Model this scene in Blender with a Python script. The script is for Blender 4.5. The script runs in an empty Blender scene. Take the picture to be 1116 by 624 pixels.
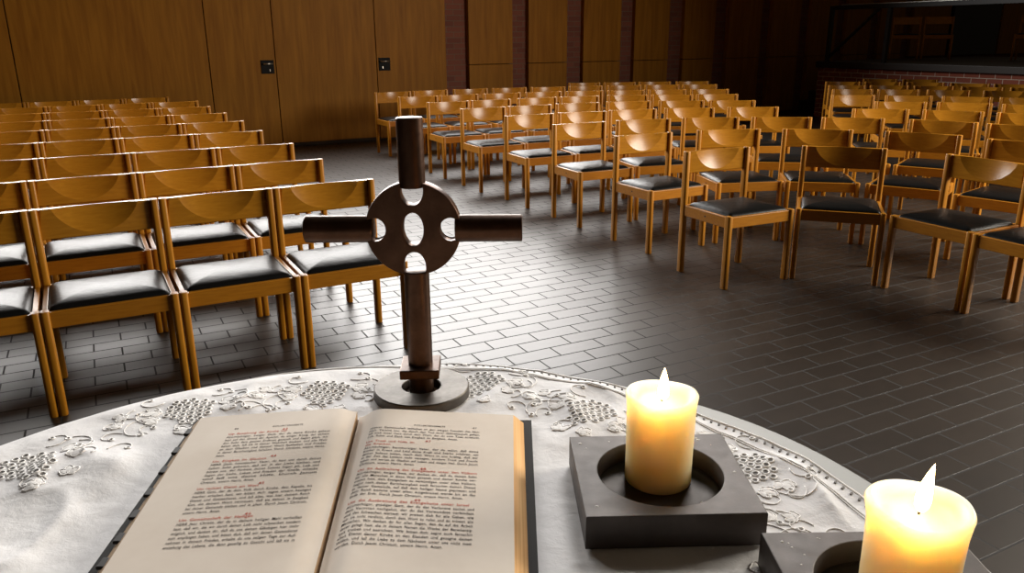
import bpy, bmesh, math, random
from mathutils import Vector, Matrix, noise

# ------------------------------------------------------------------ camera, world, lights
sc = bpy.context.scene
COL = sc.collection
PI = math.pi
R = math.radians
sc.view_settings.view_transform = 'Standard'
sc.view_settings.look = 'None'
sc.view_settings.gamma = 1.0
sc.view_settings.use_curve_mapping = False
sc.view_settings.exposure = 0.0

PITCH, ROLL, EYE = R(17.484), R(-0.409), 1.514
_fw = Vector((0, math.cos(PITCH), -math.sin(PITCH)))
_u0 = Vector((0, math.sin(PITCH), math.cos(PITCH)))
_r0 = Vector((1, 0, 0))
_rt = _r0 * math.cos(ROLL) + _u0 * math.sin(ROLL)
_up = -_r0 * math.sin(ROLL) + _u0 * math.cos(ROLL)
cam_d = bpy.data.cameras.new('camera')
cam_d.sensor_width = 36.0
cam_d.lens = 866.3 / 1116 * 36.0
cam_d.clip_start = 0.05
cam = bpy.data.objects.new('camera', cam_d)
COL.objects.link(cam)
M3 = Matrix((_rt, _up, -_fw)).transposed()
cam.matrix_world = Matrix.Translation((0, 0, EYE)) @ M3.to_4x4()
sc.camera = cam

world = bpy.data.worlds.new('world')
sc.world = world
world.use_nodes = True
world.node_tree.nodes['Background'].inputs[0].default_value = (1.0, 0.74, 0.5, 1)
world.node_tree.nodes['Background'].inputs[1].default_value = 0.030

WA = R(29)                                        # direction of the long timber wall
WD = Vector((math.cos(WA), math.sin(WA), 0))      # along the wall
WN = Vector((math.sin(WA), -math.cos(WA), 0))     # out of the wall, into the room
WP = Vector((-2.62, 12.0, 0))
def wp(u, n=0.0, z=0.0):
    return WP + WD * u + WN * n + Vector((0, 0, z))

def area(name, loc, look, sx, sy, power, col):
    d = bpy.data.lights.new(name, 'AREA')
    d.shape = 'RECTANGLE'
    d.size, d.size_y = sx, sy
    d.energy = power
    d.color = col
    o = bpy.data.objects.new(name, d)
    COL.objects.link(o)
    o.location = loc
    o.rotation_euler = (Vector(look) - Vector(loc)).to_track_quat('-Z', 'Y').to_euler()
    return o
# daylight through the high window band above the timber wall
c = wp(-0.3, 0.25, 3.7)
area('daylight_high_windows', c, c + WN * 3 + Vector((0, 0, -1.0)), 10.4, 2.4, 840, (1.0, 0.975, 0.945)).data.spread = R(130)
# daylight through the tall side windows on the right
area('daylight_side_windows', (7.2, 4.8, 3.2), (-0.8, 4.2, 0.5), 3.6, 2.4, 580, (1.0, 0.92, 0.80)).data.spread = R(150)

# added fill lamp above the altar, brightens the book and cloth; no real opening
area('altar_fill_lamp', (1.3, 4.8, 4.6), (-0.1, 0.8, 1.0), 1.6, 1.6, 23, (1.0, 0.97, 0.94)).data.spread = R(60)

# ------------------------------------------------------------------ helpers
def prop(o, label=None, cat=None, group=None, kind=None):
    if label: o['label'] = label
    if cat: o['category'] = cat
    if group: o['group'] = group
    if kind: o['kind'] = kind
    return o

def obj(name, data, mat=None, parent=None, smooth=False):
    if isinstance(data, bmesh.types.BMesh):
        me = bpy.data.meshes.new(name)
        bmesh.ops.recalc_face_normals(data, faces=data.faces)
        data.to_mesh(me)
        data.free()
    else:
        me = data
    if smooth:
        for p in me.polygons: p.use_smooth = True
    if mat is not None and len(me.materials) == 0:
        me.materials.append(mat)
    o = bpy.data.objects.new(name, me)
    COL.objects.link(o)
    if parent: o.parent = parent
    return o

def smooth_angle(me, ang=35):
    for p in me.polygons: p.use_smooth = True
    try:
        me.set_sharp_from_angle(angle=R(ang))
    except Exception:
        pass

def empty(name, loc=(0, 0, 0), rz=0):
    o = bpy.data.objects.new(name, None)
    o.empty_display_size = 0.1
    COL.objects.link(o)
    o.location = loc
    o.rotation_euler = (0, 0, rz)
    return o

def box(bm, lo, hi, bevel=0.0, seg=2, mat=None):
    r = bmesh.ops.create_cube(bm, size=1.0)
    vs = r['verts']
    lo, hi = Vector(lo), Vector(hi)
    for v in vs:
        v.co = Vector(((v.co.x + .5) * (hi.x - lo.x) + lo.x, (v.co.y + .5) * (hi.y - lo.y) + lo.y, (v.co.z + .5) * (hi.z - lo.z) + lo.z))
    if mat is not None:
        for v in vs: v.co = mat @ v.co
    if bevel > 0:
        es = {e for v in vs for e in v.link_edges}
        bmesh.ops.bevel(bm, geom=list(es), offset=bevel, segments=seg, profile=0.5, affect='EDGES')

def lathe(bm, prof, n=48, cx=0, cy=0, closed=False):
    """prof: list of (r, z)."""
    rings = []
    for r, z in prof:
        if r < 1e-6:
            rings.append([bm.verts.new((cx, cy, z))])
        else:
            rings.append([bm.verts.new((cx + r * math.cos(2 * PI * i / n), cy + r * math.sin(2 * PI * i / n), z)) for i in range(n)])
    pairs = list(zip(rings, rings[1:]))
    if closed: pairs.append((rings[-1], rings[0]))
    for a, b in pairs:
        for i in range(n):
            j = (i + 1) % n
            if len(a) == 1 and len(b) == 1: continue
            if len(a) == 1: bm.faces.new((a[0], b[i], b[j]))
            elif len(b) == 1: bm.faces.new((a[i], a[j], b[0]))
            else: bm.faces.new((a[i], a[j], b[j], b[i]))

def tube(bm, pts, r, n=8, caps=True, closed=False):
    pts = [Vector(p) for p in pts]
    rr = r if isinstance(r, (list, tuple)) else [r] * len(pts)
    rings = []
    m = len(pts)
    prev = None
    for i, p in enumerate(pts):
        if closed: t = pts[(i + 1) % m] - pts[i - 1]
        else: t = pts[min(i + 1, m - 1)] - pts[max(i - 1, 0)]
        t.normalize()
        ref = Vector((0, 0, 1)) if abs(t.z) < 0.95 else Vector((0, 1, 0))
        a = t.cross(ref).normalized()
        if prev is not None and a.dot(prev) < 0: a = -a
        prev = a
        b = t.cross(a).normalized()
        rings.append([bm.verts.new(p + (a * math.cos(2 * PI * k / n) + b * math.sin(2 * PI * k / n)) * rr[i]) for k in range(n)])
    pairs = list(zip(rings, rings[1:]))
    if closed: pairs.append((rings[-1], rings[0]))
    for a, b in pairs:
        for k in range(n):
            bm.faces.new((a[k], a[(k + 1) % n], b[(k + 1) % n], b[k]))
    if caps and not closed:
        bm.faces.new(rings[0][::-1])
        bm.faces.new(rings[-1])

def rrect(hx, hy, r, k=5):
    pts = []
    for cx, cy, a0 in ((hx - r, hy - r, 0), (-hx + r, hy - r, 90), (-hx + r, -hy + r, 180), (hx - r, -hy + r, 270)):
        for i in range(k + 1):
            a = R(a0 + 90 * i / k)
            pts.append((cx + r * math.cos(a), cy + r * math.sin(a)))
    return pts

def loft(bm, rings, cap_lo=True, cap_hi=True):
    rv = [[bm.verts.new(p) for p in ring] for ring in rings]
    n = len(rv[0])
    for a, b in zip(rv, rv[1:]):
        for i in range(n):
            j = (i + 1) % n
            bm.faces.new((a[i], a[j], b[j], b[i]))
    if cap_lo: bm.faces.new(rv[0][::-1])
    if cap_hi: bm.faces.new(rv[-1])
    return rv

def plate_with_holes(outer, holes, half, bevel=0.0, bev_res=1):
    """a flat plate in XY with holes, thickness 2*half, as a mesh."""
    cu = bpy.data.curves.new('tmp', 'CURVE')
    cu.dimensions = '2D'
    cu.fill_mode = 'BOTH'
    cu.extrude = half - bevel
    cu.bevel_depth = bevel
    cu.bevel_resolution = bev_res
    cu.offset = -bevel
    for loop in [outer] + holes:
        s = cu.splines.new('POLY')
        s.points.add(len(loop) - 1)
        for p, q in zip(s.points, loop): p.co = (q[0], q[1], 0, 1)
        s.use_cyclic_u = True
    o = bpy.data.objects.new('tmp', cu)
    COL.objects.link(o)
    dg = bpy.context.evaluated_depsgraph_get()
    dg.update()
    me = bpy.data.meshes.new_from_object(o.evaluated_get(dg))
    bpy.data.objects.remove(o)
    bpy.data.curves.remove(cu)
    return me

def circle(cx, cy, rx, ry=None, n=48):
    ry = rx if ry is None else ry
    return [(cx + rx * math.cos(2 * PI * i / n), cy + ry * math.sin(2 * PI * i / n)) for i in range(n)]

def dup(root, loc, rz, label, group):
    r = root.copy(); COL.objects.link(r)
    r.location = loc; r.rotation_euler = (0, 0, rz)
    r['label'] = label; r['group'] = group
    for ch in list(root.children):
        c = ch.copy(); COL.objects.link(c); c.parent = r
        for g in list(ch.children):
            d = g.copy(); COL.objects.link(d); d.parent = c
    return r

# ------------------------------------------------------------------ materials
def mat(name, col, rough=0.5, metal=0.0, spec=0.5):
    m = bpy.data.materials.new(name)
    m.use_nodes = True
    b = m.node_tree.nodes['Principled BSDF']
    b.inputs['Base Color'].default_value = (*col, 1)
    b.inputs['Roughness'].default_value = rough
    b.inputs['Metallic'].default_value = metal
    b.inputs['Specular IOR Level'].default_value = spec
    return m
def N(m, t, **kw):
    n = m.node_tree.nodes.new(t)
    for k, v in kw.items(): setattr(n, k, v)
    return n
def L(m, a, b): m.node_tree.links.new(a, b)
def bsdf(m): return m.node_tree.nodes['Principled BSDF']
def coords(m, scale, rot=(0, 0, 0), loc=(0, 0, 0), kind='Object'):
    tc = N(m, 'ShaderNodeTexCoord'); mp = N(m, 'ShaderNodeMapping')
    mp.inputs['Scale'].default_value = scale
    mp.inputs['Rotation'].default_value = rot
    mp.inputs['Location'].default_value = loc
    L(m, tc.outputs[kind], mp.inputs['Vector'])
    return mp.outputs['Vector']
def ramp(m, fac, stops):
    r = N(m, 'ShaderNodeValToRGB')
    els = r.color_ramp.elements
    while len(els) < len(stops): els.new(0.5)
    for e, (p, cc) in zip(els, stops):
        e.position = p; e.color = (*cc, 1)
    L(m, fac, r.inputs['Fac'])
    return r.outputs['Color']
def noise_tex(m, vec, scale=5, detail=4, rough=0.55, dist=0):
    n = N(m, 'ShaderNodeTexNoise')
    n.inputs['Scale'].default_value = scale; n.inputs['Detail'].default_value = detail
    n.inputs['Roughness'].default_value = rough; n.inputs['Distortion'].default_value = dist
    L(m, vec, n.inputs['Vector'])
    return n.outputs['Fac']
def bump(m, h, strength=0.3, dist=0.002):
    b = N(m, 'ShaderNodeBump')
    b.inputs['Strength'].default_value = strength; b.inputs['Distance'].default_value = dist
    L(m, h, b.inputs['Height']); L(m, b.outputs['Normal'], bsdf(m).inputs['Normal'])

def wood(name, dark, light, scale, rough=0.38, nscale=6):
    m = mat(name, light, rough, 0, 0.3)
    v = coords(m, scale)
    f = noise_tex(m, v, nscale, 6, 0.6, 0.4)
    cc = ramp(m, f, [(0.3, dark), (0.7, light)])
    oi = N(m, 'ShaderNodeObjectInfo')
    hs = N(m, 'ShaderNodeHueSaturation')
    mr = N(m, 'ShaderNodeMapRange')
    mr.inputs['To Min'].default_value = 0.88; mr.inputs['To Max'].default_value = 1.1
    L(m, oi.outputs['Random'], mr.inputs['Value'])
    L(m, mr.outputs['Result'], hs.inputs['Value'])
    L(m, cc, hs.inputs['Color'])
    L(m, hs.outputs['Color'], bsdf(m).inputs['Base Color'])
    return m

M_LEG = wood('beech_upright', (0.37, 0.142, 0.009), (0.49, 0.205, 0.015), (14, 14, 1.2), 0.36)
M_RAIL = wood('beech_rail', (0.35, 0.128, 0.008), (0.45, 0.180, 0.013), (1.5, 14, 18), 0.36)
M_BACK = wood('beech_plywood', (0.37, 0.146, 0.010), (0.48, 0.207, 0.016), (1.6, 10, 11), 0.25)

M_LEATHER = mat('black_leather', (0.007, 0.007, 0.007), 0.36, 0, 0.10)
_v = coords(M_LEATHER, (1, 1, 1))
bump(M_LEATHER, noise_tex(M_LEATHER, _v, 16, 5, 0.6), 0.3, 0.008)
M_BOLT = mat('bolt_dark', (0.03, 0.02, 0.012), 0.5, 0.3)

# floor: dark clinker pavers in running bond
M_FLOOR = mat('clinker_floor', (0.05, 0.04, 0.035), 0.5, 0, 0.5)
TA = R(27.2)
tc = N(M_FLOOR, 'ShaderNodeTexCoord')
mp = N(M_FLOOR, 'ShaderNodeMapping', vector_type='TEXTURE')
mp.inputs['Location'].default_value = (0.19, 3.766, 0)
mp.inputs['Rotation'].default_value = (0, 0, TA)
L(M_FLOOR, tc.outputs['Object'], mp.inputs['Vector'])
bk = N(M_FLOOR, 'ShaderNodeTexBrick')
bk.inputs['Scale'].default_value = 1.0
bk.inputs['Brick Width'].default_value = 0.258
bk.inputs['Row Height'].default_value = 0.1165
bk.inputs['Mortar Size'].default_value = 0.0042
bk.inputs['Mortar Smooth'].default_value = 0.1
bk.inputs['Color1'].default_value = (0.030, 0.022, 0.0165, 1)
bk.inputs['Color2'].default_value = (0.022, 0.016, 0.012, 1)
bk.inputs['Mortar'].default_value = (0.012, 0.010, 0.009, 1)
L(M_FLOOR, mp.outputs['Vector'], bk.inputs['Vector'])
nf = noise_tex(M_FLOOR, mp.outputs['Vector'], 9, 5, 0.6)
mixc = N(M_FLOOR, 'ShaderNodeMix', data_type='RGBA', blend_type='MULTIPLY')
mixc.inputs['Factor'].default_value = 0.5
L(M_FLOOR, bk.outputs['Color'], mixc.inputs['A'])
L(M_FLOOR, ramp(M_FLOOR, nf, [(0.3, (0.6, 0.6, 0.6)), (0.7, (1, 1, 1))]), mixc.inputs['B'])
L(M_FLOOR, mixc.outputs['Result'], bsdf(M_FLOOR).inputs['Base Color'])
rr_ = N(M_FLOOR, 'ShaderNodeMapRange')
rr_.inputs['To Min'].default_value = 0.40; rr_.inputs['To Max'].default_value = 0.9
L(M_FLOOR, bk.outputs['Fac'], rr_.inputs['Value'])
L(M_FLOOR, rr_.outputs['Result'], bsdf(M_FLOOR).inputs['Roughness'])
inv = N(M_FLOOR, 'ShaderNodeMath', operation='SUBTRACT')
inv.inputs[0].default_value = 1.0
L(M_FLOOR, bk.outputs['Fac'], inv.inputs[1])
addn = N(M_FLOOR, 'ShaderNodeMath', operation='MULTIPLY_ADD')
L(M_FLOOR, nf, addn.inputs[0]); addn.inputs[1].default_value = 0.25
L(M_FLOOR, inv.outputs[0], addn.inputs[2])
bump(M_FLOOR, addn.outputs[0], 0.35, 0.003)

def panel_mat(name, dark, light):
    m = mat(name, light, 0.55, 0, 0.12)
    v = coords(m, (5, 5, 0.35))
    f = noise_tex(m, v, 3, 6, 0.6, 0.6)
    L(m, ramp(m, f, [(0.3, dark), (0.72, light)]), bsdf(m).inputs['Base Color'])
    return m
M_PANEL = panel_mat('timber_panel', (0.19, 0.072, 0.006), (0.29, 0.125, 0.012))
M_JOINT = mat('dark_joint', (0.02, 0.010, 0.004), 0.8)

def brick_mat(name, c1, c2, mortar, axis='wall'):
    m = mat(name, c1, 0.85)
    v = coords(m, (1, 1, 1))
    b = N(m, 'ShaderNodeTexBrick')
    b.inputs['Scale'].default_value = 1.0
    b.inputs['Brick Width'].default_value = 0.25
    b.inputs['Row Height'].default_value = 0.083
    b.inputs['Mortar Size'].default_value = 0.0055
    b.inputs['Color1'].default_value = (*c1, 1); b.inputs['Color2'].default_value = (*c2, 1)
    b.inputs['Mortar'].default_value = (*mortar, 1)
    # object x runs along the face, z is up
    sx = N(m, 'ShaderNodeSeparateXYZ'); cx_ = N(m, 'ShaderNodeCombineXYZ')
    ad = N(m, 'ShaderNodeMath', operation='ADD')
    L(m, v, sx.inputs[0]); L(m, sx.outputs['X'], ad.inputs[0]); L(m, sx.outputs['Y'], ad.inputs[1])
    L(m, ad.outputs[0], cx_.inputs['X']); L(m, sx.outputs['Z'], cx_.inputs['Y'])
    L(m, cx_.outputs[0], b.inputs['Vector'])
    L(m, b.outputs['Color'], bsdf(m).inputs['Base Color'])
    i = N(m, 'ShaderNodeMath', operation='SUBTRACT'); i.inputs[0].default_value = 1.0
    L(m, b.outputs['Fac'], i.inputs[1])
    bump(m, i.outputs[0], 0.6, 0.006)
    return m
M_BRICK = brick_mat('wall_brick', (0.17, 0.050, 0.028), (0.12, 0.034, 0.02), (0.13, 0.085, 0.055))
M_STAGEBRICK = brick_mat('stage_brick', (0.30, 0.075, 0.038), (0.22, 0.052, 0.028), (0.58, 0.48, 0.38))
M_BLACK = mat('black_paint', (0.012, 0.010, 0.009), 0.5)
M_STAGETOP = mat('stage_boards', (0.02, 0.012, 0.008), 0.5)
M_STEEL = mat('brushed_steel', (0.6, 0.58, 0.54), 0.3, 1.0)
M_PLATE = mat('black_plate', (0.008, 0.008, 0.008), 0.7, 0, 0.15)

def patina(name, a, b_, rough, metal=0.85, sc_=22):
    m = mat(name, a, rough, metal)
    v = coords(m, (1, 1, 1))
    f = noise_tex(m, v, sc_, 6, 0.65, 0.3)
    L(m, ramp(m, f, [(0.35, a), (0.7, b_)]), bsdf(m).inputs['Base Color'])
    f2 = noise_tex(m, v, sc_ * 5, 3, 0.6)
    mr = N(m, 'ShaderNodeMapRange')
    mr.inputs['To Min'].default_value = rough - 0.1; mr.inputs['To Max'].default_value = rough + 0.12
    L(m, f2, mr.inputs['Value']); L(m, mr.outputs['Result'], bsdf(m).inputs['Roughness'])
    bump(m, f2, 0.18, 0.0012)
    return m
M_BRONZE = patina('bronze', (0.055, 0.026, 0.014), (0.10, 0.050, 0.028), 0.36)
M_BRONZE_BASE = patina('bronze_base', (0.075, 0.064, 0.054), (0.14, 0.125, 0.108), 0.44)
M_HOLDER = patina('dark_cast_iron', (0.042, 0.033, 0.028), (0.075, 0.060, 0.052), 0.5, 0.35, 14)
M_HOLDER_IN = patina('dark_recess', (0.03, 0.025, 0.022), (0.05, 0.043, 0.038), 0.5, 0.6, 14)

M_CLOTH = mat('white_linen', (0.80, 0.79, 0.79), 0.85, 0, 0.2)
_v = coords(M_CLOTH, (1, 1, 1))
_w1 = noise_tex(M_CLOTH, _v, 30, 5, 0.6, 0.2)
bump(M_CLOTH, _w1, 0.35, 0.006)
M_EMB = mat('white_embroidery', (0.86, 0.84, 0.82), 0.7, 0, 0.3)
M_EYELET = mat('eyelet_hole', (0.16, 0.15, 0.14), 0.8)
M_TABLE = mat('grey_table_paint', (0.34, 0.34, 0.32), 0.5)
M_PAPER = mat('old_paper', (0.70, 0.62, 0.53), 0.75, 0, 0.2)
_v = coords(M_PAPER, (1, 1, 1))
L(M_PAPER, ramp(M_PAPER, noise_tex(M_PAPER, _v, 14, 5, 0.6), [(0.3, (0.66, 0.575, 0.485)), (0.7, (0.72, 0.64, 0.55))]), bsdf(M_PAPER).inputs['Base Color'])
def page_edge(name, c1, c2, rough=0.6, metal=0.0):
    m = mat(name, c1, rough, metal)
    v = coords(m, (3, 3, 900))
    L(m, ramp(m, noise_tex(m, v, 1.0, 3, 0.6), [(0.35, c1), (0.65, c2)]), bsdf(m).inputs['Base Color'])
    return m
M_EDGE = page_edge('page_edges', (0.30, 0.18, 0.09), (0.50, 0.34, 0.19))
M_GILT = page_edge('gilt_edges', (0.62, 0.33, 0.12), (0.80, 0.52, 0.24), 0.45, 0.35)
M_COVER = mat('black_book_cloth', (0.016, 0.014, 0.012), 0.75, 0, 0.15)
M_TAB = mat('leather_tab', (0.028, 0.025, 0.023), 0.65, 0, 0.2)
M_INK = mat('black_ink', (0.035, 0.028, 0.024), 0.8, 0, 0.1)
M_RED = mat('red_ink', (0.50, 0.085, 0.05), 0.8, 0, 0.1)

def wax(name):
    m = mat(name, (0.93, 0.70, 0.42), 0.45)
    b = bsdf(m)
    b.inputs['Subsurface Weight'].default_value = 1.0
    b.inputs['Subsurface Radius'].default_value = (1.0, 0.85, 0.70)
    b.inputs['Subsurface Scale'].default_value = 0.08
    b.inputs['Base Color'].default_value = (0.97, 0.71, 0.40, 1)
    return m
M_WAX = wax('candle_wax')
M_POOL = wax('melted_wax')
M_DRIP = mat('spilt_wax', (0.55, 0.52, 0.48), 0.5)
M_WICK = mat('charred_wick', (0.02, 0.015, 0.012), 0.9)
M_FLAME = bpy.data.materials.new('flame'); M_FLAME.use_nodes = True
_nt = M_FLAME.node_tree; _nt.nodes.clear()
_o = _nt.nodes.new('ShaderNodeOutputMaterial'); _e = _nt.nodes.new('ShaderNodeEmission')
_e.inputs[0].default_value = (1.0, 0.66, 0.26, 1); _e.inputs[1].default_value = 22.0
_nt.links.new(_e.outputs[0], _o.inputs[0])

# ------------------------------------------------------------------ the setting
bm = bmesh.new()
box(bm, (-16, -6, -0.2), (22, 30, 0.0))
prop(obj('floor', bm, M_FLOOR), kind='structure')

WALL_ROT = WA
def wall_obj(name, bm, m, kind='structure', parent=None, u0=0.0):
    """meshes given in wall space: x along, y out of the wall towards the room is -y, z up"""
    o = obj(name, bm, m, parent)
    if parent is None:
        o.location = WP + WD * u0
        o.rotation_euler = (0, 0, WALL_ROT)
    if kind: o['kind'] = kind
    return o
# solid back wall of brick, showing between the timber panels
bm = bmesh.new(); box(bm, (-9.5, 0.09, 0), (26.0, 0.45, 2.5))
wall_obj('wall_back', bm, M_BRICK)
bm = bmesh.new()
seams = [-9.5, -6.2, -3.93, -1.67]
for a, b in zip(seams, seams[1:]): box(bm, (a + .006, -0.0, 0.05), (b - .006, 0.09, 2.5), 0.002, 1)
wall_obj('trim_1', bm, M_PANEL)
bm = bmesh.new(); box(bm, (-0.78 + .006, 0.0, 0.05), (0.71 - .006, 0.09, 2.5), 0.002, 1)
wall_obj('trim_2', bm, M_PANEL)
bm = bmesh.new(); box(bm, (1.73, 0.02, 0), (1.86, 0.09, 2.5), 0.003, 1)
wall_obj('trim_3', bm, M_PANEL)
bm = bmesh.new(); box(bm, (-9.5, 0.015, 0.0), (1.73, 0.088, 0.05))
wall_obj('baseboard_back', bm, M_JOINT)
k = 4
for a, b in ((2.25, 3.04), (3.34, 4.09), (4.42, 5.20), (5.50, 6.27), (6.62, 7.36), (7.70, 8.54), (8.82, 9.60), (9.90, 10.66), (10.96, 11.72), (12.02, 12.8)):
    bm = bmesh.new()
    box(bm, (a, -0.0, 0.03), (b, 0.10, 1.077), 0.003, 1)
    box(bm, (a, -0.0, 1.087), (b, 0.10, 2.5), 0.003, 1)
    wall_obj('trim_%d' % k, bm, M_PANEL); k += 1
# two flush timber doors, each with a black plate and a steel lever
for n, (a, b, pu, flip) in enumerate(((-1.67, -0.78, -0.90, 1), (0.71, 1.73, 0.83, -1))):
    bm = bmesh.new(); box(bm, (a + .006 - a, 0.0, 0.03), (b - .006 - a, 0.088, 2.5), 0.002, 1)
    d = wall_obj('door_%d' % (n + 1), bm, M_PANEL, u0=a)
    bm = bmesh.new(); box(bm, (pu - .09 - a, -0.012, 1.03), (pu + .09 - a, 0.0, 1.215), 0.004, 2)
    pl = obj('handle_plate', bm, M_PLATE, d)
    bm = bmesh.new()
    x0 = pu - a
    tube(bm, [(x0 + .06 * flip, -0.01, 1.165), (x0 + .06 * flip, -0.05, 1.165)], 0.011, 10)
    tube(bm, [(x0 + .065 * flip, -0.05, 1.165), (x0 - .06 * flip, -0.05, 1.165)], 0.010, 10)
    obj('lever', bm, M_STEEL, pl, True)
    bm = bmesh.new(); box(bm, (x0 + .03 * flip - .006, -0.016, 1.06), (x0 + .03 * flip + .006, -0.012, 1.095), 0.002, 1)
    obj('lock_cylinder', bm, M_STEEL, pl)

bm = bmesh.new(); box(bm, (14.5, -0.02, 1.02), (16.3, 0.09, 2.5), 0.004, 1)
wall_obj('door_3', bm, M_BLACK)
for a, b in ((13.1, 14.4), (16.4, 18.6)):
    bm = bmesh.new(); box(bm, (a, 0.0, 1.02), (b, 0.10, 2.5), 0.003, 1)
    wall_obj('trim_%d' % k, bm, M_PANEL); k += 1
# raised stage on the right: brick front, dark boards on top
SD = Vector((math.sin(R(29)), -math.cos(R(29)), 0))      # along the stage front, towards the camera
SI = Vector((math.cos(R(29)), math.sin(R(29)), 0))       # into the stage
SF = Vector((5.85, 15.62, 0))
stage = empty('stage', SF, math.atan2(SD.y, SD.x))       # local x along the front, local y into the stage
prop(stage, kind='structure')
bm = bmesh.new(); box(bm, (0, 0, 0), (9, 5.0, 0.905))
obj('stage_front', bm, M_STAGEBRICK, stage)['kind'] = 'structure'
bm = bmesh.new(); box(bm, (-0.04, -0.05, 0.905), (9, 5.0, 1.02), 0.01, 2)
obj('stage_floor', bm, M_STAGETOP, stage)['kind'] = 'structure'
def sp(x, y, z=0.0): return SF + SD * x + SI * y + Vector((0, 0, z))
# a flight of dark steps at the stage end
t = empty('stage_steps', sp(-0.04, 0.6), math.atan2(SD.y, SD.x))
prop(t, 'dark wooden steps in the shade at the end of the brick stage', 'steps')
for i in range(4):
    bm = bmesh.new()
    box(bm, (-0.22 * (i + 1), 0, 0.0), (-0.22 * i - 0.005, 1.3, 1.02 - 0.2 * (i + 1)), 0.004, 1)
    obj('step', bm, M_STAGETOP, t)

# ------------------------------------------------------------------ the chair
S, SDP, LEGT = 0.492, 0.441, 0.0168
def leg_mesh(x, y, h):
    bm = bmesh.new()
    c0 = rrect(LEGT, 0.0235, 0.0120, 5)
    rings = []
    for sc_, z in ((0.86, 0.0), (1.0, 0.004), (1.0, h * 0.5), (1.0, h - 0.005), (0.93, h - 0.001), (0.80, h)):
        rings.append([(x + px * sc_, y + py * sc_, z) for px, py in c0])
    loft(bm, rings)
    me = bpy.data.meshes.new('leg'); bmesh.ops.recalc_face_normals(bm, faces=bm.faces); bm.to_mesh(me); bm.free()
    smooth_angle(me, 40)
    return me

def make_backrest():
    bm = bmesh.new()
    hx, z0, z1 = S / 2 - 0.0135, 0.658, 0.796
    yf, yb = -0.004, 0.034
    hc, zb = 0.178, 0.673
    rad = (hc * hc + (z1 - zb) ** 2) / (2 * (z1 - zb))
    zc = zb + rad
    dmax = 0.033
    xs = [-hx, -hx + 0.02]
    n = 28
    xs += [-hc + 2 * hc * i / n for i in range(n + 1)]
    xs += [hx - 0.02, hx]
    fr = []
    for x in xs:
        if abs(x) < hc: za = zc - math.sqrt(max(rad * rad - x * x, 0))
        else: za = z1
        za = min(za, z1 - 0.0006)
        zs = [z0, z0 + 0.004] + [za + (z1 - za) * q for q in (0, .15, .35, .6, .8, 1.0)]
        colv = []
        for i, z in enumerate(zs):
            d = 0.0
            if i >= 2:
                w2 = max(rad * rad - (zc - z) ** 2, 0)
                d = dmax * max(0.0, w2 - x * x) / (hc * hc)
            y = yf + d
            if i == 0: y = yf + 0.004
            colv.append(bm.verts.new((x, y, z)))
            if i == 2: colv.append(bm.verts.new((x, y, z)))      # hard crease along the scooped edge
        fr.append(colv)
    bk_ = [[bm.verts.new((x, yb, z1)), bm.verts.new((x, yb, z0))] for x in xs]
    for i in range(len(xs) - 1):
        a, b = fr[i], fr[i + 1]
        for j in range(len(a) - 1):
            if j != 2: bm.faces.new((a[j], b[j], b[j + 1], a[j + 1]))
        bm.faces.new((a[-1], b[-1], bk_[i + 1][0], bk_[i][0]))
        bm.faces.new((bk_[i][0], bk_[i + 1][0], bk_[i + 1][1], bk_[i][1]))
        bm.faces.new((bk_[i][1], bk_[i + 1][1], b[0], a[0]))
    bm.faces.new([fr[0][0], fr[0][2], fr[0][-1]] + bk_[0]); bm.faces.new([fr[-1][0], fr[-1][2], fr[-1][-1]] + bk_[-1])
    me = bpy.data.meshes.new('backrest'); bmesh.ops.recalc_face_normals(bm, faces=bm.faces); bm.to_mesh(me); bm.free()
    smooth_angle(me, 30)
    return me

def make_cushion():
    bm = bmesh.new()
    hx, hy = S / 2 - 0.0135, 0.206
    cy = -SDP / 2 - 0.008
    prof = [(0.004, 0.432), (0.0, 0.444), (0.0, 0.452), (0.003, 0.459), (0.010, 0.466), (0.020, 0.4715), (0.034, 0.476), (0.052, 0.4800), (0.075, 0.4835), (0.105, 0.4865), (0.14, 0.4885), (0.175, 0.4895), (0.198, 0.490)]
    rings = []
    for ins, z in prof:
        r = max(0.022 - ins * 0.3, 0.006)
        ax, ay = max(hx - ins, 0.03), max(hy - ins, 0.012)
        r = min(r, ay * 0.9)
        rings.append([(px, cy + py, z) for px, py in rrect(ax, ay, r, 5)])
    loft(bm, rings)
    me = bpy.data.meshes.new('seat_cushion'); bmesh.ops.recalc_face_normals(bm, faces=bm.faces); bm.to_mesh(me); bm.free()
    for p in me.polygons: p.use_smooth = True
    return me

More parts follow.
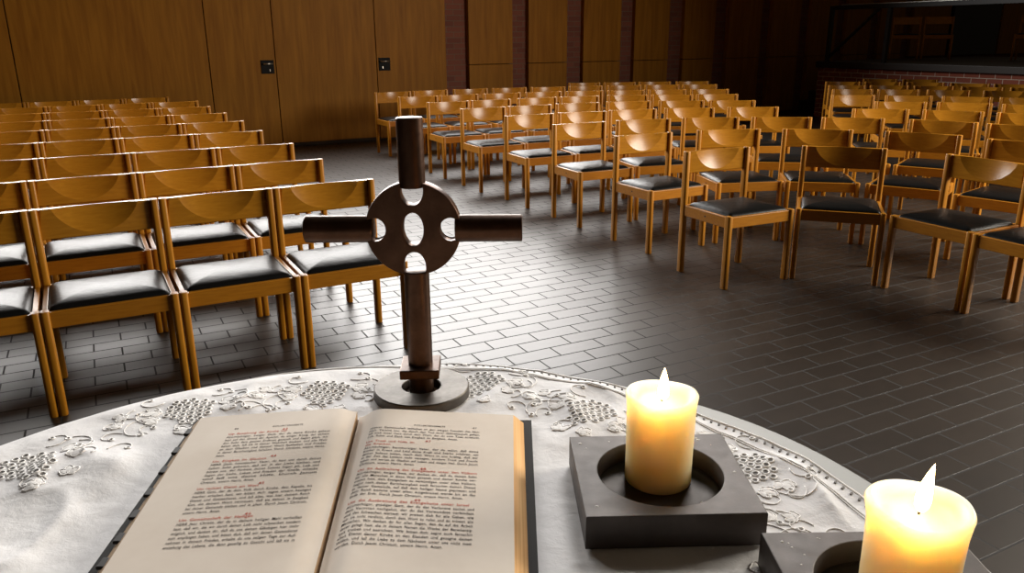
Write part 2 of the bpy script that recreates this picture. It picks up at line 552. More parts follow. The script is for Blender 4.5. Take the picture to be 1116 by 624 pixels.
def make_chair():
    t = empty('wooden_chair')
    prop(t, 'beech chair with black seat cushion', 'chair', 'beech chairs')
    for sx in (-1, 1):
        obj('leg', leg_mesh(sx * S / 2, 0, 0.80), M_LEG, t)
        obj('leg', leg_mesh(sx * S / 2, -SDP, 0.461), M_LEG, t)
    bm = bmesh.new()
    i = S / 2 - LEGT + 0.003
    box(bm, (-i, -SDP - 0.011, 0.386), (i, -SDP + 0.011, 0.455), 0.003, 2)
    box(bm, (-i, -0.010, 0.386), (i, 0.010, 0.452), 0.003, 2)
    for sx in (-1, 1):
        box(bm, (sx * S / 2 - 0.0105, -SDP + LEGT - 0.003, 0.386), (sx * S / 2 + 0.0105, -LEGT + 0.003, 0.455), 0.003, 2)
    fr = obj('seat_frame', bm, M_RAIL, t)
    for sx in (-1, 1):
        bm = bmesh.new()
        x0, x1 = sx * (S / 2 + 0.009), sx * (S / 2 + 0.0125)
        tube(bm, [(x0, -SDP * 0.52, 0.422), (x1, -SDP * 0.52, 0.422)], 0.0055, 10)
        obj('bolt', bm, M_BOLT, fr)
    obj('seat_cushion', make_cushion(), M_LEATHER, t)
    obj('backrest', make_backrest(), M_BACK, t)
    return t
CHAIR = make_chair()
chair_used = [False]
def place_chair(x, y, deg, label, group, z=0.0):
    if not chair_used[0]:
        chair_used[0] = True
        CHAIR.location = (x, y, z); CHAIR.rotation_euler = (0, 0, R(deg))
        CHAIR['label'] = label; CHAIR['group'] = group
        return CHAIR
    return dup(CHAIR, (x, y, z), R(deg), label, group)

ORD = ['first', 'second', 'third', 'fourth', 'fifth', 'sixth', 'seventh', 'eighth', 'ninth', 'tenth']
ROWN = ['front', 'second', 'third', 'fourth', 'fifth', 'sixth', 'seventh', 'eighth', 'ninth', 'tenth']
# left block: nine rows of four, last of each row at the aisle
LEFT = [
    (28.2, [(-2.357, 3.309), (-1.892, 3.558), (-1.426, 3.808), (-0.961, 4.057)]),
    (27.9, [(-2.799, 4.064), (-2.332, 4.311), (-1.866, 4.558), (-1.399, 4.805)]),
    (24.8, [(-3.219, 4.911), (-2.740, 5.133), (-2.261, 5.355), (-1.782, 5.577)]),
    (26.0, [(-3.668, 5.708), (-3.193, 5.939), (-2.719, 6.170), (-2.244, 6.401)]),
    (25.2, [(-4.089, 6.537), (-3.611, 6.762), (-3.133, 6.987), (-2.656, 7.212)]),
    (25.3, [(-4.519, 7.343), (-4.041, 7.568), (-3.564, 7.793), (-3.086, 8.018)]),
    (25.1, [(-4.974, 8.153), (-4.496, 8.377), (-4.018, 8.601), (-3.540, 8.826)]),
    (26.2, [(-5.390, 8.920), (-4.917, 9.153), (-4.443, 9.386), (-3.969, 9.620)]),
    (28.2, [(-6.000, 9.557), (-5.534, 9.806), (-5.069, 10.055), (-4.603, 10.304)])]
AISLE = ['fourth chair from the aisle', 'third chair from the aisle', 'second chair from the aisle', 'aisle-end chair']
for r_, (deg, pts) in enumerate(LEFT):
    for c_, (x, y) in enumerate(pts):
        row = 'front row' if r_ == 0 else ('back row' if r_ == 8 else ROWN[r_] + ' row')
        place_chair(x, y, deg, '%s in the %s of the left block' % (AISLE[c_].capitalize(), row), 'beech chairs of the left block')
# right block: curved rows, from the aisle on the left to the right
RIGHT = [
    [(1.352, 5.227, 25.5), (2.203, 5.283, -19.8), (2.829, 4.711, -62.7), (3.065, 4.215, -64.5)],
    [(1.007, 6.088, 27.4), (1.720, 6.350, 9), (2.410, 6.320, -11.4), (3.090, 6.020, -36), (3.545, 5.470, -50)],
    [(0.591, 6.920, 25.7), (1.180, 7.180, 16), (1.810, 7.320, 3.3), (2.450, 7.310, -9.8), (3.050, 7.200, -13.2), (3.690, 6.880, -36), (4.130, 6.480, -42)],
    [(0.178, 7.716, 25.7), (0.704, 7.957, 20), (1.230, 8.168, 17), (1.835, 8.322, 5), (2.500, 8.370, 0)],
    [(-0.288, 8.508, 27), (0.205, 8.768, 24), (0.745, 9.030, 19), (1.337, 9.210, 11), (1.945, 9.260, 1), (2.518, 9.250, -4)],
    [(-0.719, 9.348, 27), (-0.235, 9.600, 26), (0.322, 9.859, 22), (0.851, 10.057, 18), (1.466, 10.204, 5), (2.026, 10.220, 1.5), (2.600, 10.260, 0)],
    [(-1.160, 10.210, 24), (-0.660, 10.450, 24), (-0.110, 10.700, 22), (0.436, 10.897, 19), (1.000, 11.031, 13), (1.569, 11.100, 8), (2.144, 11.172, 2), (2.730, 11.200, 0)],
    [(-1.600, 11.090, 29), (-1.120, 11.380, 28), (-0.571, 11.640, 24), (-0.019, 11.820, 18), (0.550, 11.950, 14), (1.110, 12.100, 13), (1.700, 12.230, 8), (2.280, 12.300, 3), (2.850, 12.320, 0)],
    [(1.170, 12.970, 13), (1.740, 13.050, 8), (2.310, 13.120, 3), (2.920, 13.160, 0)]]
for r_, row in enumerate(RIGHT):
    nm = 'front row' if r_ == 0 else ('back row' if r_ == 8 else ROWN[r_] + ' row')
    blk = 'right block'
    for c_, (x, y, a) in enumerate(row):
        pos = ORD[c_].capitalize() + ' chair from the left'
        if c_ == len(row) - 1 and r_ == 0: pos = 'Half-seen rightmost chair'
        place_chair(x, y, a, '%s in the %s of the %s' % (pos, nm, blk), 'beech chairs of the right block')
# far-right wedge before the stage, beyond the narrow dark gap
WEDGE = [
    [(3.670, 8.041, -14), (4.261, 7.797, -28), (4.769, 7.432, -40)],
    [(4.274, 8.904, -15), (4.865, 8.704, -27), (5.371, 8.362, -37)],
    [(4.173, 9.927, -3), (4.775, 9.763, -15), (5.352, 9.539, -26), (5.890, 9.290, -27)],
    [(4.600, 10.980, -9), (5.170, 10.870, -13), (5.750, 10.700, -18), (6.360, 10.450, -26)],
    [(4.880, 11.850, -9), (5.441, 11.733, -14), (5.996, 11.564, -20), (6.512, 11.268, -28), (7.011, 10.955, -35)],
    [(5.185, 12.763, -10), (5.752, 12.640, -16), (6.317, 12.453, -24), (6.812, 12.122, -32), (7.284, 11.812, -36)],
    [(6.074, 13.463, -14), (6.636, 13.267, -22)]]
WROW = ['front row', 'second row', 'third row', 'fourth row', 'fifth row', 'sixth row', 'last row']
for r_, row in enumerate(WEDGE):
    for c_, (x, y, a) in enumerate(row):
        place_chair(x, y, a, '%s from the left, %s of the chairs before the brick stage' % (ORD[c_].capitalize(), WROW[r_]), 'beech chairs of the wedge before the stage')

# ------------------------------------------------------------------ things on the stage
STZ = 1.02
place_chair(7.956, 16.75, -25, 'Dim reddish chair on the stage, left of a pair', 'chairs on the stage', STZ)
place_chair(8.47, 16.51, -25, 'Dim reddish chair on the stage, right of a pair', 'chairs on the stage', STZ)
place_chair(9.65, 15.31, -40, 'Gold-lit chair on the stage at the right photo edge', 'chairs on the stage', STZ)
rail = empty('stage_railing', sp(0.04, 0.12, STZ), math.atan2(SD.y, SD.x))
prop(rail, 'black steel railing with a diagonal brace along the stage edge', 'railing')
bm = bmesh.new(); box(bm, (0, -0.035, 0.91), (6.0, 0.035, 0.985), 0.004, 1); obj('top_rail', bm, M_BLACK, rail)
bm = bmesh.new(); box(bm, (0.25, -0.03, 0.986), (5.9, 0.03, 1.0), 0.003, 1); prop(obj('rail_cap', bm, M_STEEL, rail), 'pale metal strip on the rail')
for x in (0.0, 1.22, 6.0 - 0.07):
    bm = bmesh.new(); box(bm, (x, -0.035, 0), (x + 0.07, 0.035, 0.91), 0.004, 1); obj('post', bm, M_BLACK, rail)
bm = bmesh.new(); tube(bm, [(0.05, 0, 0.06), (1.05, 0, 0.92)], 0.028, 6); obj('brace', bm, M_BLACK, rail)

# ------------------------------------------------------------------ the altar table
TC = (-0.15, 0.57)
TPTS = [(-0.681, 0.944), (-0.635, 0.994), (-0.587, 1.044), (-0.507, 1.106), (-0.404, 1.154), (-0.332, 1.183), (-0.193, 1.203), (-0.058, 1.203),
        (0.047, 1.180), (0.123, 1.152), (0.183, 1.115), (0.303, 1.028), (0.343, 0.994), (0.394, 0.921), (0.432, 0.838), (0.482, 0.671)]
_pol = [(math.atan2(y - TC[1], x - TC[0]), math.hypot(x - TC[0], y - TC[1])) for x, y in TPTS]
def table_r(th):
    num = den = 0.0
    for a, r in _pol:
        d = math.atan2(math.sin(th - a), math.cos(th - a))
        w = math.exp(-(d / 0.16) ** 2)
        num += w * r; den += w
    w0 = 0.004
    return (num + w0 * 0.640) / (den + w0)
table = empty('altar_table', (TC[0], TC[1], 0))
prop(table, 'round grey altar table under the white embroidered cloth', 'table')
bm = bmesh.new()
NT = 180
rings = []
for ins, z in ((0.012, 0.955), (0.0, 0.962), (0.0, 0.994), (0.005, 0.9995)):
    rings.append([((table_r(2 * PI * i / NT) - ins) * math.cos(2 * PI * i / NT), (table_r(2 * PI * i / NT) - ins) * math.sin(2 * PI * i / NT), z) for i in range(NT)])
loft(bm, rings)
o = obj('table_top', bm, M_TABLE, table); smooth_angle(o.data, 30)
bm = bmesh.new(); lathe(bm, [(0.0, 0.0), (0.34, 0.0), (0.34, 0.03), (0.30, 0.05), (0.16, 0.06), (0.15, 0.10), (0.15, 0.90), (0.19, 0.953), (0, 0.953)], 64)
o = obj('pedestal', bm, M_TABLE, table); smooth_angle(o.data, 30)

# cloth: a round linen cloth lying slightly off centre, falling over the edge on the left
CC, CR = (-0.211, 0.562), 0.657
FLAT = [(-0.136, 1.10, 0.085), (0.166, 0.80, 0.14), (0.34, 0.595, 0.14)]
def cloth_pt(r, th, lift=0.0):
    x, y = CC[0] + r * math.cos(th), CC[1] + r * math.sin(th)
    ta = math.atan2(y - TC[1], x - TC[0]); td = math.hypot(x - TC[0], y - TC[1]); tr = table_r(ta)
    z = 1.0014
    calm = 1.0
    for fx, fy, fr_ in FLAT:
        d = math.hypot(x - fx, y - fy) / fr_
        calm *= min(1.0, max(0.0, (d - 0.95) / 0.35))
    dx, dy = max(-0.447 - x, x - 0.031, 0), max(0.60 - y, y - 1.006, 0)
    calm *= min(1.0, math.hypot(dx, dy) / 0.05)
    calm *= min(1.0, max(0.0, (tr - td) / 0.03))
    v = noise.noise(Vector((x * 7, y * 7, 1.7))) + 0.6 * noise.noise(Vector((x * 16, y * 13, 5.1))) + 0.35 * noise.noise(Vector((x * 34, y * 30, 9.3)))
    ridge = (1 - abs(noise.noise(Vector((x * 9 + 3, y * 5 - 2, 3.3))))) ** 6
    z += calm * (0.0050 * max(v + 0.35, 0) + 0.007 * ridge)
    over = td - (tr - 0.002)
    if over > 0:
        arc = min(over, 0.012)
        ang = arc / 0.008
        e = 0.008
        px = tr - 0.002 + e * math.sin(min(ang, PI / 2))
        z = 1.0014 - e * (1 - math.cos(min(ang, PI / 2))) - max(0.0, over - e * PI / 2)
        x, y = TC[0] + px * math.cos(ta), TC[1] + px * math.sin(ta)
    return Vector((x, y, z + lift))
bm = bmesh.new()
NA, NR = 400, 110
grid = []
for i in range(NR + 1):
    r = CR * (i / NR) ** 0.8
    if i == 0: grid.append([bm.verts.new(cloth_pt(0, 0))])
    else: grid.append([bm.verts.new(cloth_pt(r, 2 * PI * j / NA)) for j in range(NA)])
for j in range(NA): bm.faces.new((grid[0][0], grid[1][j], grid[1][(j + 1) % NA]))
for i in range(1, NR):
    for j in range(NA): bm.faces.new((grid[i][j], grid[i + 1][j], grid[i + 1][(j + 1) % NA], grid[i][(j + 1) % NA]))
cloth = obj('tablecloth', bm, M_CLOTH, smooth=True)
prop(cloth, 'round white embroidered linen cloth spread over the altar table', 'tablecloth')

def cp(x, y, lift=0.0):
    return cloth_pt(math.hypot(x - CC[0], y - CC[1]), math.atan2(y - CC[1], x - CC[0]), lift)
rnd = random.Random(5)
# hem: drawn-thread line and little openwork dashes
bm = bmesh.new()
for rr2, wd in ((CR - 0.0015, 0.0016), (CR - 0.024, 0.0010), (CR - 0.0275, 0.0010)):
    tube(bm, [cloth_pt(rr2, 2 * PI * j / 300, 0.0006) for j in range(300)], wd, 6, closed=True)
obj('hem', bm, M_EMB, cloth, True)
bm = bmesh.new()
nd = 330
for j in range(nd):
    th = 2 * PI * j / nd
    p = cloth_pt(CR - 0.011 + rnd.uniform(-.001, .001), th, 0.0003)
    q = cloth_pt(CR - 0.0065, th + 0.004, 0.0003)
    tube(bm, [p, q], 0.0017, 5)
tube(bm, [cloth_pt(CR - 0.0257, 2 * PI * j / 300, 0.0) for j in range(300)], 0.0009, 5, closed=True)
obj('hem_openwork', bm, M_EYELET, cloth)['kind'] = 'stuff'
# embroidery: lattice clusters, leaves and tendrils in a ring
be, bh = bmesh.new(), bmesh.new()
def eyelet(x, y, r=0.0042):
    n = 9
    tube(be, [cp(x + r * math.cos(2 * PI * k / n), y + r * math.sin(2 * PI * k / n), 0.0007) for k in range(n)], 0.0013, 5, closed=True)
    vs = [bh.verts.new(cp(x + r * .8 * math.cos(2 * PI * k / n), y + r * .8 * math.sin(2 * PI * k / n), 0.0008)) for k in range(n)]
    bh.faces.new(vs)
def line(pts, w=0.0008):
    tube(be, [cp(px, py, 0.0006) for px, py in pts], w, 5)
def leaf(x, y, a, ln):
    ca, sa = math.cos(a), math.sin(a)
    m = 9
    top = [(ln * i / m, ln * .34 * math.sin(PI * (i / m) ** 0.8) * (1 + .25 * math.sin(9 * i / m))) for i in range(m + 1)]
    loop = top + [(u, -v) for u, v in top[-2:0:-1]]
    pts = [(x + u * ca - v * sa, y + u * sa + v * ca) for u, v in loop]
    tube(be, [cp(px, py, 0.0007) for px, py in pts], 0.0009, 5, closed=True)
    line([(x + u * ca, y + u * sa) for u in (0, ln * .5, ln * .95)] , 0.0006)
    cv = be.verts.new(cp(x + ln * .5 * ca, y + ln * .5 * sa, 0.0022))
    vs = [be.verts.new(cp(px, py, 0.0006)) for px, py in pts]
    for k in range(len(vs)): be.faces.new((vs[k], vs[(k + 1) % len(vs)], cv))
def tendril(x, y, a, ln, curl):
    pts = []; px, py = x, y
    for i in range(14):
        pts.append((px, py)); a += curl * (0.4 + i * 0.09) / 6
        px += ln / 14 * math.cos(a); py += ln / 14 * math.sin(a)
    line(pts)
    eyelet(px, py, 0.0032)
clusters = [(163, .50), (141, .50), (118, .53), (97.6, .53), (74, .575), (54.8, .545), (31.5, .575), (12, .52), (-10, .52)]
for ang, rad in clusters:
    th = R(ang)
    cx_, cy_ = CC[0] + rad * math.cos(th), CC[1] + rad * math.sin(th)
    er = Vector((math.cos(th), math.sin(th))); et = Vector((-er.y, er.x))
    def q(u, v): return cx_ + et.x * u + er.x * v, cy_ + et.y * u + er.y * v
    rows_ = [3, 5, 6, 6, 5, 4, 3, 1]
    for i, n_ in enumerate(rows_):
        for j in range(n_):
            u = (j - (n_ - 1) / 2) * 0.0118 - 0.006 * (i % 3 - 1) * .5; v = 0.042 - i * 0.0108
            eyelet(*q(u, v))
    for u, v, da, ln in ((.04, .03, .3, .038), (.045, .0, -.5, .034), (-.045, .02, 2.7, .038), (-.042, -.012, 3.6, .034), (.012, -.055, -1.2, .036), (-.02, -.055, -2.1, .032), (.085, .035, .9, .03), (.09, .005, -.2, .03)):
        x, y = q(u, v)
        for k_ in (-.75, 0, .75): leaf(x, y, th - PI / 2 + PI + da + k_ + rnd.uniform(-.2, .2), ln * (.62 if k_ == 0 else .5))
    for u, v, da, ln, cu in ((.07, .045, .2, .05, 1.9), (.06, -.035, -.5, .05, -1.9), (-.07, .03, 2.8, .05, -1.9), (-.06, -.03, 3.4, .045, 1.9), (.1, .02, .1, .045, 2.0), (.05, .015, 0, .085, 1.3), (.05, -.01, -.4, .08, -1.5), (-.05, .0, PI, .08, 1.4), (.03, .05, .6, .06, -1.7), (-.035, .045, 2.5, .06, 1.8), (.0, -.045, -1.6, .05, 1.6), (.09, -.02, -.8, .05, 1.8), (-.08, -.03, 3.9, .05, -1.6)):
        x, y = q(u, v); tendril(x, y, th + PI / 2 + da, ln, cu)
em = obj('embroidery', be, M_EMB, cloth, True)
obj('eyelets', bh, M_EYELET, cloth)['kind'] = 'stuff'

# ------------------------------------------------------------------ standing cross
ZT = 1.003
cross = empty('altar_cross', (-0.136, 1.088, ZT))
prop(cross, 'dark bronze standing cross with a pierced ring on a round foot', 'cross')
bm = bmesh.new()
lathe(bm, [(0.0705, 0.0), (0.0715, 0.002), (0.0705, 0.0135), (0.069, 0.015), (0.030, 0.015), (0.029, 0.014), (0.029, 0.004), (0.030, 0.0)], 72, closed=True)
o = obj('foot', bm, M_BRONZE_BASE, cross); smooth_angle(o.data, 40)
def rod(name, a, b, r):
    bm = bmesh.new()
    a, b = Vector(a), Vector(b)
    t = (b - a).normalized()
    tube(bm, [a, a + t * .0005, a + t * .0015, b - t * .0015, b - t * .0005, b], [r - .0018, r - .0006, r, r, r - .0006, r - .0018], 40)
    o = obj(name, bm, M_BRONZE, cross); smooth_angle(o.data, 30)
    return o
z = lambda a: a - ZT
rod('shaft', (0, 0, 0.0005), (0, 0, z(1.197)), 0.0180)
rod('upper_arm', (-0.0005, 0, z(1.316)), (-0.001, 0, z(1.411)), 0.0182)
rod('side_arm', (-0.057, 0, z(1.2575)), (-0.153, 0, z(1.2575)), 0.0190)
rod('side_arm', (0.057, 0, z(1.2575)), (0.151, 0, z(1.2575)), 0.0190)
me = plate_with_holes(circle(0, 0, 0.0665, n=96),
    [circle(0, 0, 0.0145, 0.0235, 32), circle(0, 0.055, 0.0158, 0.0215, 32), circle(0, -0.054, 0.0158, 0.0215, 32), circle(-0.053, 0, 0.0165, 0.0180, 32), circle(0.052, 0, 0.0165, 0.0180, 32)], 0.011, 0.0015)
o = obj('pierced_disc', me, M_BRONZE, cross); smooth_angle(o.data, 40)
o.rotation_euler = (PI / 2, 0, 0); o.location = (-0.001, 0, z(1.2585))
bm = bmesh.new(); box(bm, (-0.0285, -0.030, z(1.040)), (0.0285, 0.030, z(1.054)), 0.0015, 2)
o = obj('collar', bm, M_BRONZE, cross)
o.rotation_euler = (0, 0, R(2))

# ------------------------------------------------------------------ candles in square holders
def holder(name, x, y, rz, hx, hy, label, seed):
    t = empty(name, (x, y, ZT), rz)
    prop(t, label, 'candle holder', 'square candle holders')
    me = plate_with_holes([(-hx, -hy), (hx, -hy), (hx, hy), (-hx, hy)], [circle(0, 0, 0.0705, n=72)], 0.0195, 0.0012)
    for v in me.vertices: v.co.z += 0.0195
    o = obj('block', me, M_HOLDER, t); smooth_angle(o.data, 30)
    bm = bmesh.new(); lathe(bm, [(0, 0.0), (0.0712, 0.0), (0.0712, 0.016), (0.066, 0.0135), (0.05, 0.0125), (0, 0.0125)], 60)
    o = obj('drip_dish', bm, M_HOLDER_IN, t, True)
    rg = random.Random(seed)
    bm = bmesh.new()
    spots = []
    for _ in range(60):
        a = rg.uniform(0, 2 * PI); 
        px, py = rg.uniform(-hx + .01, hx - .01), rg.uniform(-hy + .01, hy - .01)
        if math.hypot(px, py) < 0.076: continue
        spots.append((px, py, rg.uniform(.0006, .0021), 0.0389))
    for a, r0, s0 in ((-0.9, 0.054, .0035), (-0.75, 0.058, .004), (-0.5, .05, .0022), (-1.05, .05, .003)):
        spots.append((r0 * math.cos(a), r0 * math.sin(a), s0, 0.0126))
    for px, py, s0, zz in spots:
        r_ = bmesh.ops.create_icosphere(bm, subdivisions=1, radius=s0)
        for v in r_['verts']: v.co = Vector((px + v.co.x * rg.uniform(.8, 1.6), py + v.co.y, zz + v.co.z * 0.35))
    obj('wax_spots', bm, M_DRIP, t, True)['kind'] = 'stuff'
    return t
holder('candle_holder', 0.1665, 0.797, R(1.6), 0.0945, 0.0865, 'square black candle holder under the left candle beside the book', 3)
holder('candle_holder', 0.3420, 0.594, R(0.5), 0.0955, 0.0865, 'square black candle holder cut by the bottom edge of the photo', 8)

def candle(x, y, h, r, rtop, lean, label, fl, fh):
    t = empty('pillar_candle', (x, y, ZT + 0.0128))
    prop(t, label, 'candle', 'lit pillar candles')
    bm = bmesh.new()
    n = 64
    def ring(rad, zz, wob=0.0):
        out = []
        for i in range(n):
            a = 2 * PI * i / n
            w = 1 + wob * (0.012 * math.sin(3 * a + 1) + 0.008 * math.sin(5 * a))
            out.append((rad * w * math.cos(a), rad * w * math.sin(a), zz + wob * 0.0012 * math.sin(2 * a + 2)))
        return out
    rings = [ring(r - .002, 0), ring(r, .002), ring(r, h * .3), ring(r + .0004, h * .6), ring(r + (rtop - r) * .35, h * .82), ring(rtop, h - .008, 1), ring(rtop + .0008, h - .0035, 1), ring(rtop - .001, h - .0005, 1),
             ring(rtop - .004, h - .0002, 1), ring(rtop - .0065, h - .003, 1), ring(rtop - .010, h - .009, .5), ring(rtop - .016, h - .0105), ring(.012, h - .011), ring(.003, h - .0105)]
    loft(bm, rings)
    obj('wax_body', bm, M_WAX, t, True)
    bm = bmesh.new()
    wz = h - .012
    wl = [(0, 0, wz), (0.0002, 0, wz + .004), (0.0008 * fl, -0.0005, wz + .009), (0.002 * fl, -0.001, wz + .0115)]
    tube(bm, wl, [.0011, .0011, .0010, .0007], 8)
    obj('wick', bm, M_WICK, t, True)
    bm = bmesh.new()
    f0 = wz + .0045
    prof = [(0, 0), (.0025, .001), (.0045, .006), (.0050, .012), (.0046, .020), (.0036, .029), (.0022, .038), (.0009, .045), (0, .049)]
    lathe(bm, [(a * 1.3, f0 + b * fh / .049) for a, b in prof], 20)
    for v in bm.verts:
        q = (v.co.z - f0) / fh
        v.co.x += lean * q * q * .006 + .0015
    obj('flame', bm, M_FLAME, t, True)
    d = bpy.data.lights.new('candle_light', 'POINT')
    d.energy = 8.0; d.color = (1.0, 0.43, 0.11); d.shadow_soft_size = 0.006
    lo = bpy.data.objects.new('candle_light', d); COL.objects.link(lo)
    lo.parent = t; lo.location = (0.001, 0, h + .010)
    return t
candle(0.170, 0.826, 0.110, 0.0385, 0.0405, 0.0, 'lit cream pillar candle, the one standing nearer the book', 0.3, 0.0385)
candle(0.345, 0.587, 0.118, 0.0390, 0.0422, 0.9, 'lit cream pillar candle at the lower right corner', -1, 0.0455)

# ------------------------------------------------------------------ the open book
book = empty('altar_book', (-0.20, 0.80, ZT))
prop(book, 'open old prayer book with black and red print', 'book')
OB = Vector((-0.20, 0.80, ZT))
YT, YB = 0.985, 0.625
def lerp(a, b, t): return a + (b - a) * t
def gut_x(y): return lerp(-0.2125, -0.1915, (0.98 - y) / 0.335)
def out_x(side, y):
    if side < 0: return lerp(-0.4270, -0.4020, (0.985 - y) / 0.328)
    return 0.0005
def page_z(side, s):
    """s 0 at the gutter, 1 at the outer edge; height above the table"""
    if side < 0:
        base = 0.0155 + 0.0145 * (1 - s) ** 0.9
        dip = 0.007 * math.exp(-(s / 0.07) ** 2)
        return base - dip
    base = 0.0165 + 0.0135 * (1 - s) ** 1.1
    dip = 0.015 * math.exp(-(s / 0.085) ** 2)
    return base - dip
def page_pt(side, s, y, lift=0.0):
    g = gut_x(y) + (0.0 if side < 0 else 0.0028)
    x = lerp(g, out_x(side, y), s)
    yy = y + 0.004 * math.sin(PI * min(s * 1.2, 1)) * 0
    return Vector((x, yy, ZT + page_z(side, s) + lift)) - OB
def page_block(side):
    bm = bmesh.new()
    ns, ny = 40, 14
    top = [[bm.verts.new(page_pt(side, (i / ns) ** 1.5, lerp(YT, YB, j / ny))) for j in range(ny + 1)] for i in range(ns + 1)]
    for i in range(ns):
        for j in range(ny): bm.faces.new((top[i][j], top[i + 1][j], top[i + 1][j + 1], top[i][j + 1]))
    bm.faces.ensure_lookup_table()
    ntop = len(bm.faces)
    bulge = -0.012 if side < 0 else 0.014
    def low(v, i):
        y = v.co.y
        return bm.verts.new((v.co.x + bulge * max(0, (i / ns - .6) / .4) ** 2, y, 0.0042))
    bot = [[low(top[i][j], i) for j in (0, ny)] for i in range(ns + 1)]
    for i in range(ns):                                     # head and tail edges
        bm.faces.new((top[i][0], bot[i][0], bot[i + 1][0], top[i + 1][0]))
        bm.faces.new((top[i][ny], top[i + 1][ny], bot[i + 1][1], bot[i][1]))
        bm.faces.new((bot[i][0], bot[i][1], bot[i + 1][1], bot[i + 1][0]))
    bm.faces.new([top[ns][j] for j in range(ny + 1)] + [bot[ns][1], bot[ns][0]])
    bm.faces.new(([top[0][j] for j in range(ny + 1)] + [bot[0][1], bot[0][0]])[::-1])
    bm.faces.ensure_lookup_table()
    edge_i = len(bm.faces)
    for k_, f in enumerate(bm.faces): f.material_index = 0 if k_ < ntop else 1
    me = bpy.data.meshes.new('page_block')
    bmesh.ops.recalc_face_normals(bm, faces=bm.faces)
    bm.to_mesh(me); bm.free()
    me.materials.append(M_PAPER); me.materials.append(M_EDGE if side < 0 else M_GILT)
    smooth_angle(me, 35)
    return obj('page_block', me, None, book)
pbl = page_block(-1); pbr = page_block(1)
prop(pbl, 'left half of the open book'); prop(pbr, 'right half of the open book, gilt at the fore-edge')
bm = bmesh.new()
def slab(bm, q, z0, z1):
    lo = [bm.verts.new((x - OB.x, y - OB.y, z0)) for x, y in q]; hi = [bm.verts.new((x - OB.x, y - OB.y, z1)) for x, y in q]
    bm.faces.new(lo[::-1]); bm.faces.new(hi)
    for i in range(4): bm.faces.new((lo[i], lo[(i + 1) % 4], hi[(i + 1) % 4], hi[i]))
slab(bm, [(-0.441, 1.000), (-0.215, 0.998), (-0.193, 0.612), (-0.4215, 0.612)], 0.0002, 0.0040)
slab(bm, [(-0.215, 0.998), (0.0255, 0.994), (0.0240, 0.612), (-0.193, 0.612)], 0.0002, 0.0040)
obj('cover', bm, M_COVER, book)
# leaves lifted a little from the block at the head
for side, s0, s1 in ((-1, .12, .8), (1, .10, .6)):
    bm = bmesh.new()
    a, b = [], []
    for i in range(21):
        s = lerp(s0, s1, i / 20)
        h_ = math.sin(PI * i / 20)
        p0 = page_pt(side, s, YT); p1 = page_pt(side, s, YT)
        p0.z -= 0.002; p1.z -= 0.0022; p1.y += 0.007 * h_ + .0004; p1.z -= 0.002 * h_
        a.append(bm.verts.new(p0)); b.append(bm.verts.new(p1))
    for i in range(20): bm.faces.new((a[i], a[i + 1], b[i + 1], b[i]))
    obj('loose_leaf', bm, M_GILT, book, True)
# thumb-index tabs along the left fore-edge
for y in (0.955, 0.905, 0.857, 0.808, 0.763, 0.720, 0.678, 0.638):
    bm = bmesh.new()
    xo = out_x(-1, y)
    box(bm, (xo - 0.0125 - OB.x, y - 0.008 - OB.y, 0.0072), (xo + 0.001 - OB.x, y + 0.008 - OB.y, 0.0112), 0.0012, 2)
    obj('index_tab', bm, M_TAB, book)

def text_mesh(lines):
    """lines: (string, s_left, s_right or None, y, side, size) -> mesh lying on the page"""
    bm = bmesh.new()
    for st, xl, xr, y, side, size in lines:
        cu = bpy.data.curves.new('t', 'FONT')
        cu.body = st; cu.size = 1.0; cu.resolution_u = 2; cu.offset = 0.008; cu.space_word = 1.75; cu.space_character = 1.06
        o = bpy.data.objects.new('t', cu); COL.objects.link(o)
        dg = bpy.context.evaluated_depsgraph_get(); dg.update()
        me = bpy.data.meshes.new_from_object(o.evaluated_get(dg))
        bpy.data.objects.remove(o); bpy.data.curves.remove(cu)
        if not me.vertices: continue
        w = max(v.co.x for v in me.vertices)
        kx = size if xr is None else (xr - xl) / w
        for v in me.vertices:
            yy = y + v.co.y * size
            g = gut_x(yy) + (0.0 if side < 0 else 0.0028); ox = out_x(side, yy)
            x = xl + v.co.x * kx
            if side < 0: x += (gut_x(yy) - gut_x(0.80))
            else: x += 0.35 * (gut_x(yy) - gut_x(0.80)) * max(0, (-0.04 - x) / .15)
            s = min(1, max(0, (x - g) / (ox - g)))
            v.co = Vector((x, yy, ZT + page_z(side, s) + 0.00035)) - OB
        bm.from_mesh(me)
        bpy.data.meshes.remove(me)
    return bm
def set_page(side, xl, xr, y0, paras, header, folio):
    out = []
    ls = 0.0077 if side > 0 else 0.0080
    size = 0.0068
    y = y0
    out.append(('page_header', M_INK, [(header, xl + .055, xl + .095, y + 0.0105, side, 0.0052)]))
    out.append(('page_number', M_INK, [(folio, (xr - .010) if side > 0 else xl + .004, None, y + 0.0105, side, 0.0055)]))
    for num, title, body in paras:
        ink, red = [], []
        if num:
            red.append((num, xl + (xr - xl) * .52, None, y, side, 0.0072)); y -= ls * .55
        if title:
            for tl in title:
                red.append((tl, xl, xl + min(.00285 * len(tl), xr - xl), y, side, 0.0070)); y -= ls
        for i, b in enumerate(body):
            last = i == len(body) - 1
            if last: ink.append((b, xl - .0 + (.003 if i == 0 else 0), xl + min((xr - xl), (xr - xl) * len(b) / 62), y, side, size))
            else: ink.append((b, xl, xr, y, side, size))
            y -= ls
        y -= 0.0012
        out.append(('printed_paragraph', M_INK, ink))
        if num: out.append(('collect_number', M_RED, red[:1]))
        if len(red) > 1: out.append(('red_heading', M_RED, red[1:]))
    return out
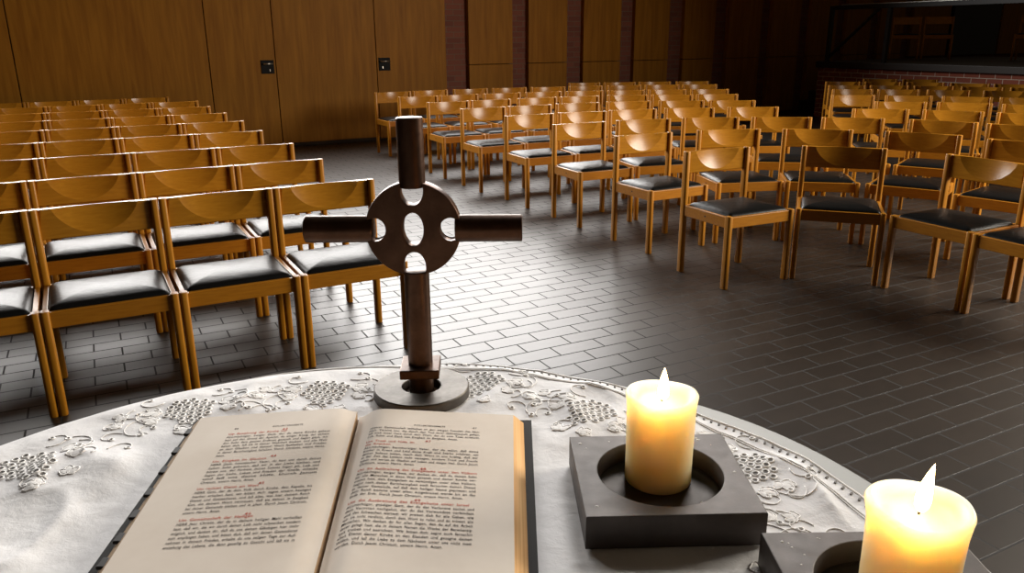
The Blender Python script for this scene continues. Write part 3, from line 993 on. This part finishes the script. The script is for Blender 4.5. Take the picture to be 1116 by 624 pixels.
RP = [
 (None, None, ['unserer Gemeinschaft teilhaben an den ewigen Freuden des Him-', 'mels. Vereine uns, die durch den Tod ihrer Gemeinschaft gehen,', 'laß auch unser Herz durch dein Wort, der du vom Tode errettest,', 'Lob, Ruhm und Dank von Ewigkeit zu Ewigkeit. Amen.']),
 ('47', ['Um Trost und Hilfe im', 'die Kranken'], ['ALLmächtiger, barmherziger Vater, der du willst, daß deine', 'Kinder in Kreuz und Leid deine Kraft und Stärke erfahren, um', 'deines Sohnes willen, mach dein Wort in uns kräftig, daß wir', 'in der Zeit des Leidens nicht verzagen, sondern Trost und Freude', 'haben und warten im Glauben auf Leben und ewiges Heil. Durch Jesum', 'Christum, unsern Herrn. Amen.']),
 ('48', ['Um die Ausbreitung des Evangeliums unter den Völkern'], ['ALLmächtiger, ewiger Gott, wir danken dir, daß du deinen Sohn', 'für alle Menschen in diese Welt gesandt und deiner Kirche ver-', 'trauen hast, dein Evangelium zu verkündigen unter allen Völkern.', 'Segne nach deiner Barmherzigkeit auch fernerhin deinen Dienst', 'in deiner Gemeinde, auf daß dein heiliger Name gepriesen und', 'dein Reich komme unter allen; ausgebreitet werde bis an das', 'Ende der Erde. Durch Jesum Christum, unsern Herrn. Amen.']),
 ('49', ['Um die Ausbreitung des Evangeliums unter Israel'], ['ALLmächtiger, gnädiger Gott, der du das Verlorene suchst und', 'dem Verirrten nachgehst, der du das Verwundete verbindest', 'und des Schwachen wartest: wir preisen dich für alle Gaben, wie', 'wir sie nicht verdient, durch dein Wort zu rufen und zu trösten alle', 'Menschen. Wir danken dir für allen Segen, den du auf die Arbeit', 'derer gelegt hast, die in deinem Namen die Werke der Barmherzig-', 'keit treiben und ausrichten. Wir bitten dich: segne auch fernerhin', 'allen Dienst deiner Kirche an den Elenden und gesegne deinen', 'Willen, und laß die Liebe zu dem Nächsten unter uns nicht matt', 'werden. Durch Jesum Christum, unsern Herrn. Amen.'])]
LP = [
 ('43', ['Um Bewahrung der Kirche vor'], ['ALLmächtiger, ewiger Gott, der du deine Kirche gebaut', 'hast auf den Grund der Apostel, du ewiger König, der deinem', 'den Sohn dem ganzen Erdkreis gesandt und Segen gibst, wir', 'bitten dich, laß sie in deiner Wahrheit bleiben, und alle Welt', 'an dem Glauben und deinem Wort festhalten und Frieden', 'in deiner Barmherzigkeit behalten. Durch Christum, unsern Herrn.', 'Amen.']),
 ('44', ['Um Einigkeit im Glauben'], ['HERR Gott, himmlischer Vater, du hast uns durch deinen', 'lieben Sohn geboten, daß wir in der Liebe bleiben, und', 'bittest uns, der Fürbitte deines Sohnes Segen gib, Leib und', 'Segen der Liebe, Leben und Frieden der Gnade, schenke', 'und laß uns deine Hilfe. Durch Jesum', 'Christum, unsern Herrn. Amen.']),
 ('45', ['Um rechten Dienst am Wort'], ['HERR Gott, der du dein Volk durch Kirche, dein Kapelle, bis', 'hierher erhalten hast, wir bitten dich: segne unsern heutigen', 'Dienst und Gottesdienst, und laß alles, was hier deinem Reich', 'Gut, die deinem Wort vertrauen, daß sie deinen in Ewigkeit', 'bei deiner Gemeinde bleiben und in allem. Durch Jesum Christum,', 'unsern Herrn. Amen.']),
 ('46', ['Um Gemeinschaft der Heiligen'], ['HERR Jesu Christe, der du in deinem heiligen Mahl verheißen', 'hast, daß wir, die wir durch deinen Leib nicht schmecken sondern', 'möglich, und danken dir, daß du uns deinen Gläubigen hier mehr', 'zum empfangen haben, und bitten dich, daß wir deinen Gottesdienst', 'nehmen in deinem Frieden, erhalte du uns seligen Tage zur Auf-', 'erstehung des Lebens, die dann gesellig zu Gesicht und laß sie in'])]
for pb, args in ((pbr, (1, -0.183, -0.0430, 0.929, RP, 'KOLLEKTENGEBETE', '47')), (pbl, (-1, -0.3620, -0.2280, 0.931, LP, 'KOLLEKTENGEBETE', '46'))):
    for nm, mm, lines in set_page(*args): obj(nm, text_mesh(lines), mm, pb)
bpy.context.view_layer.update()
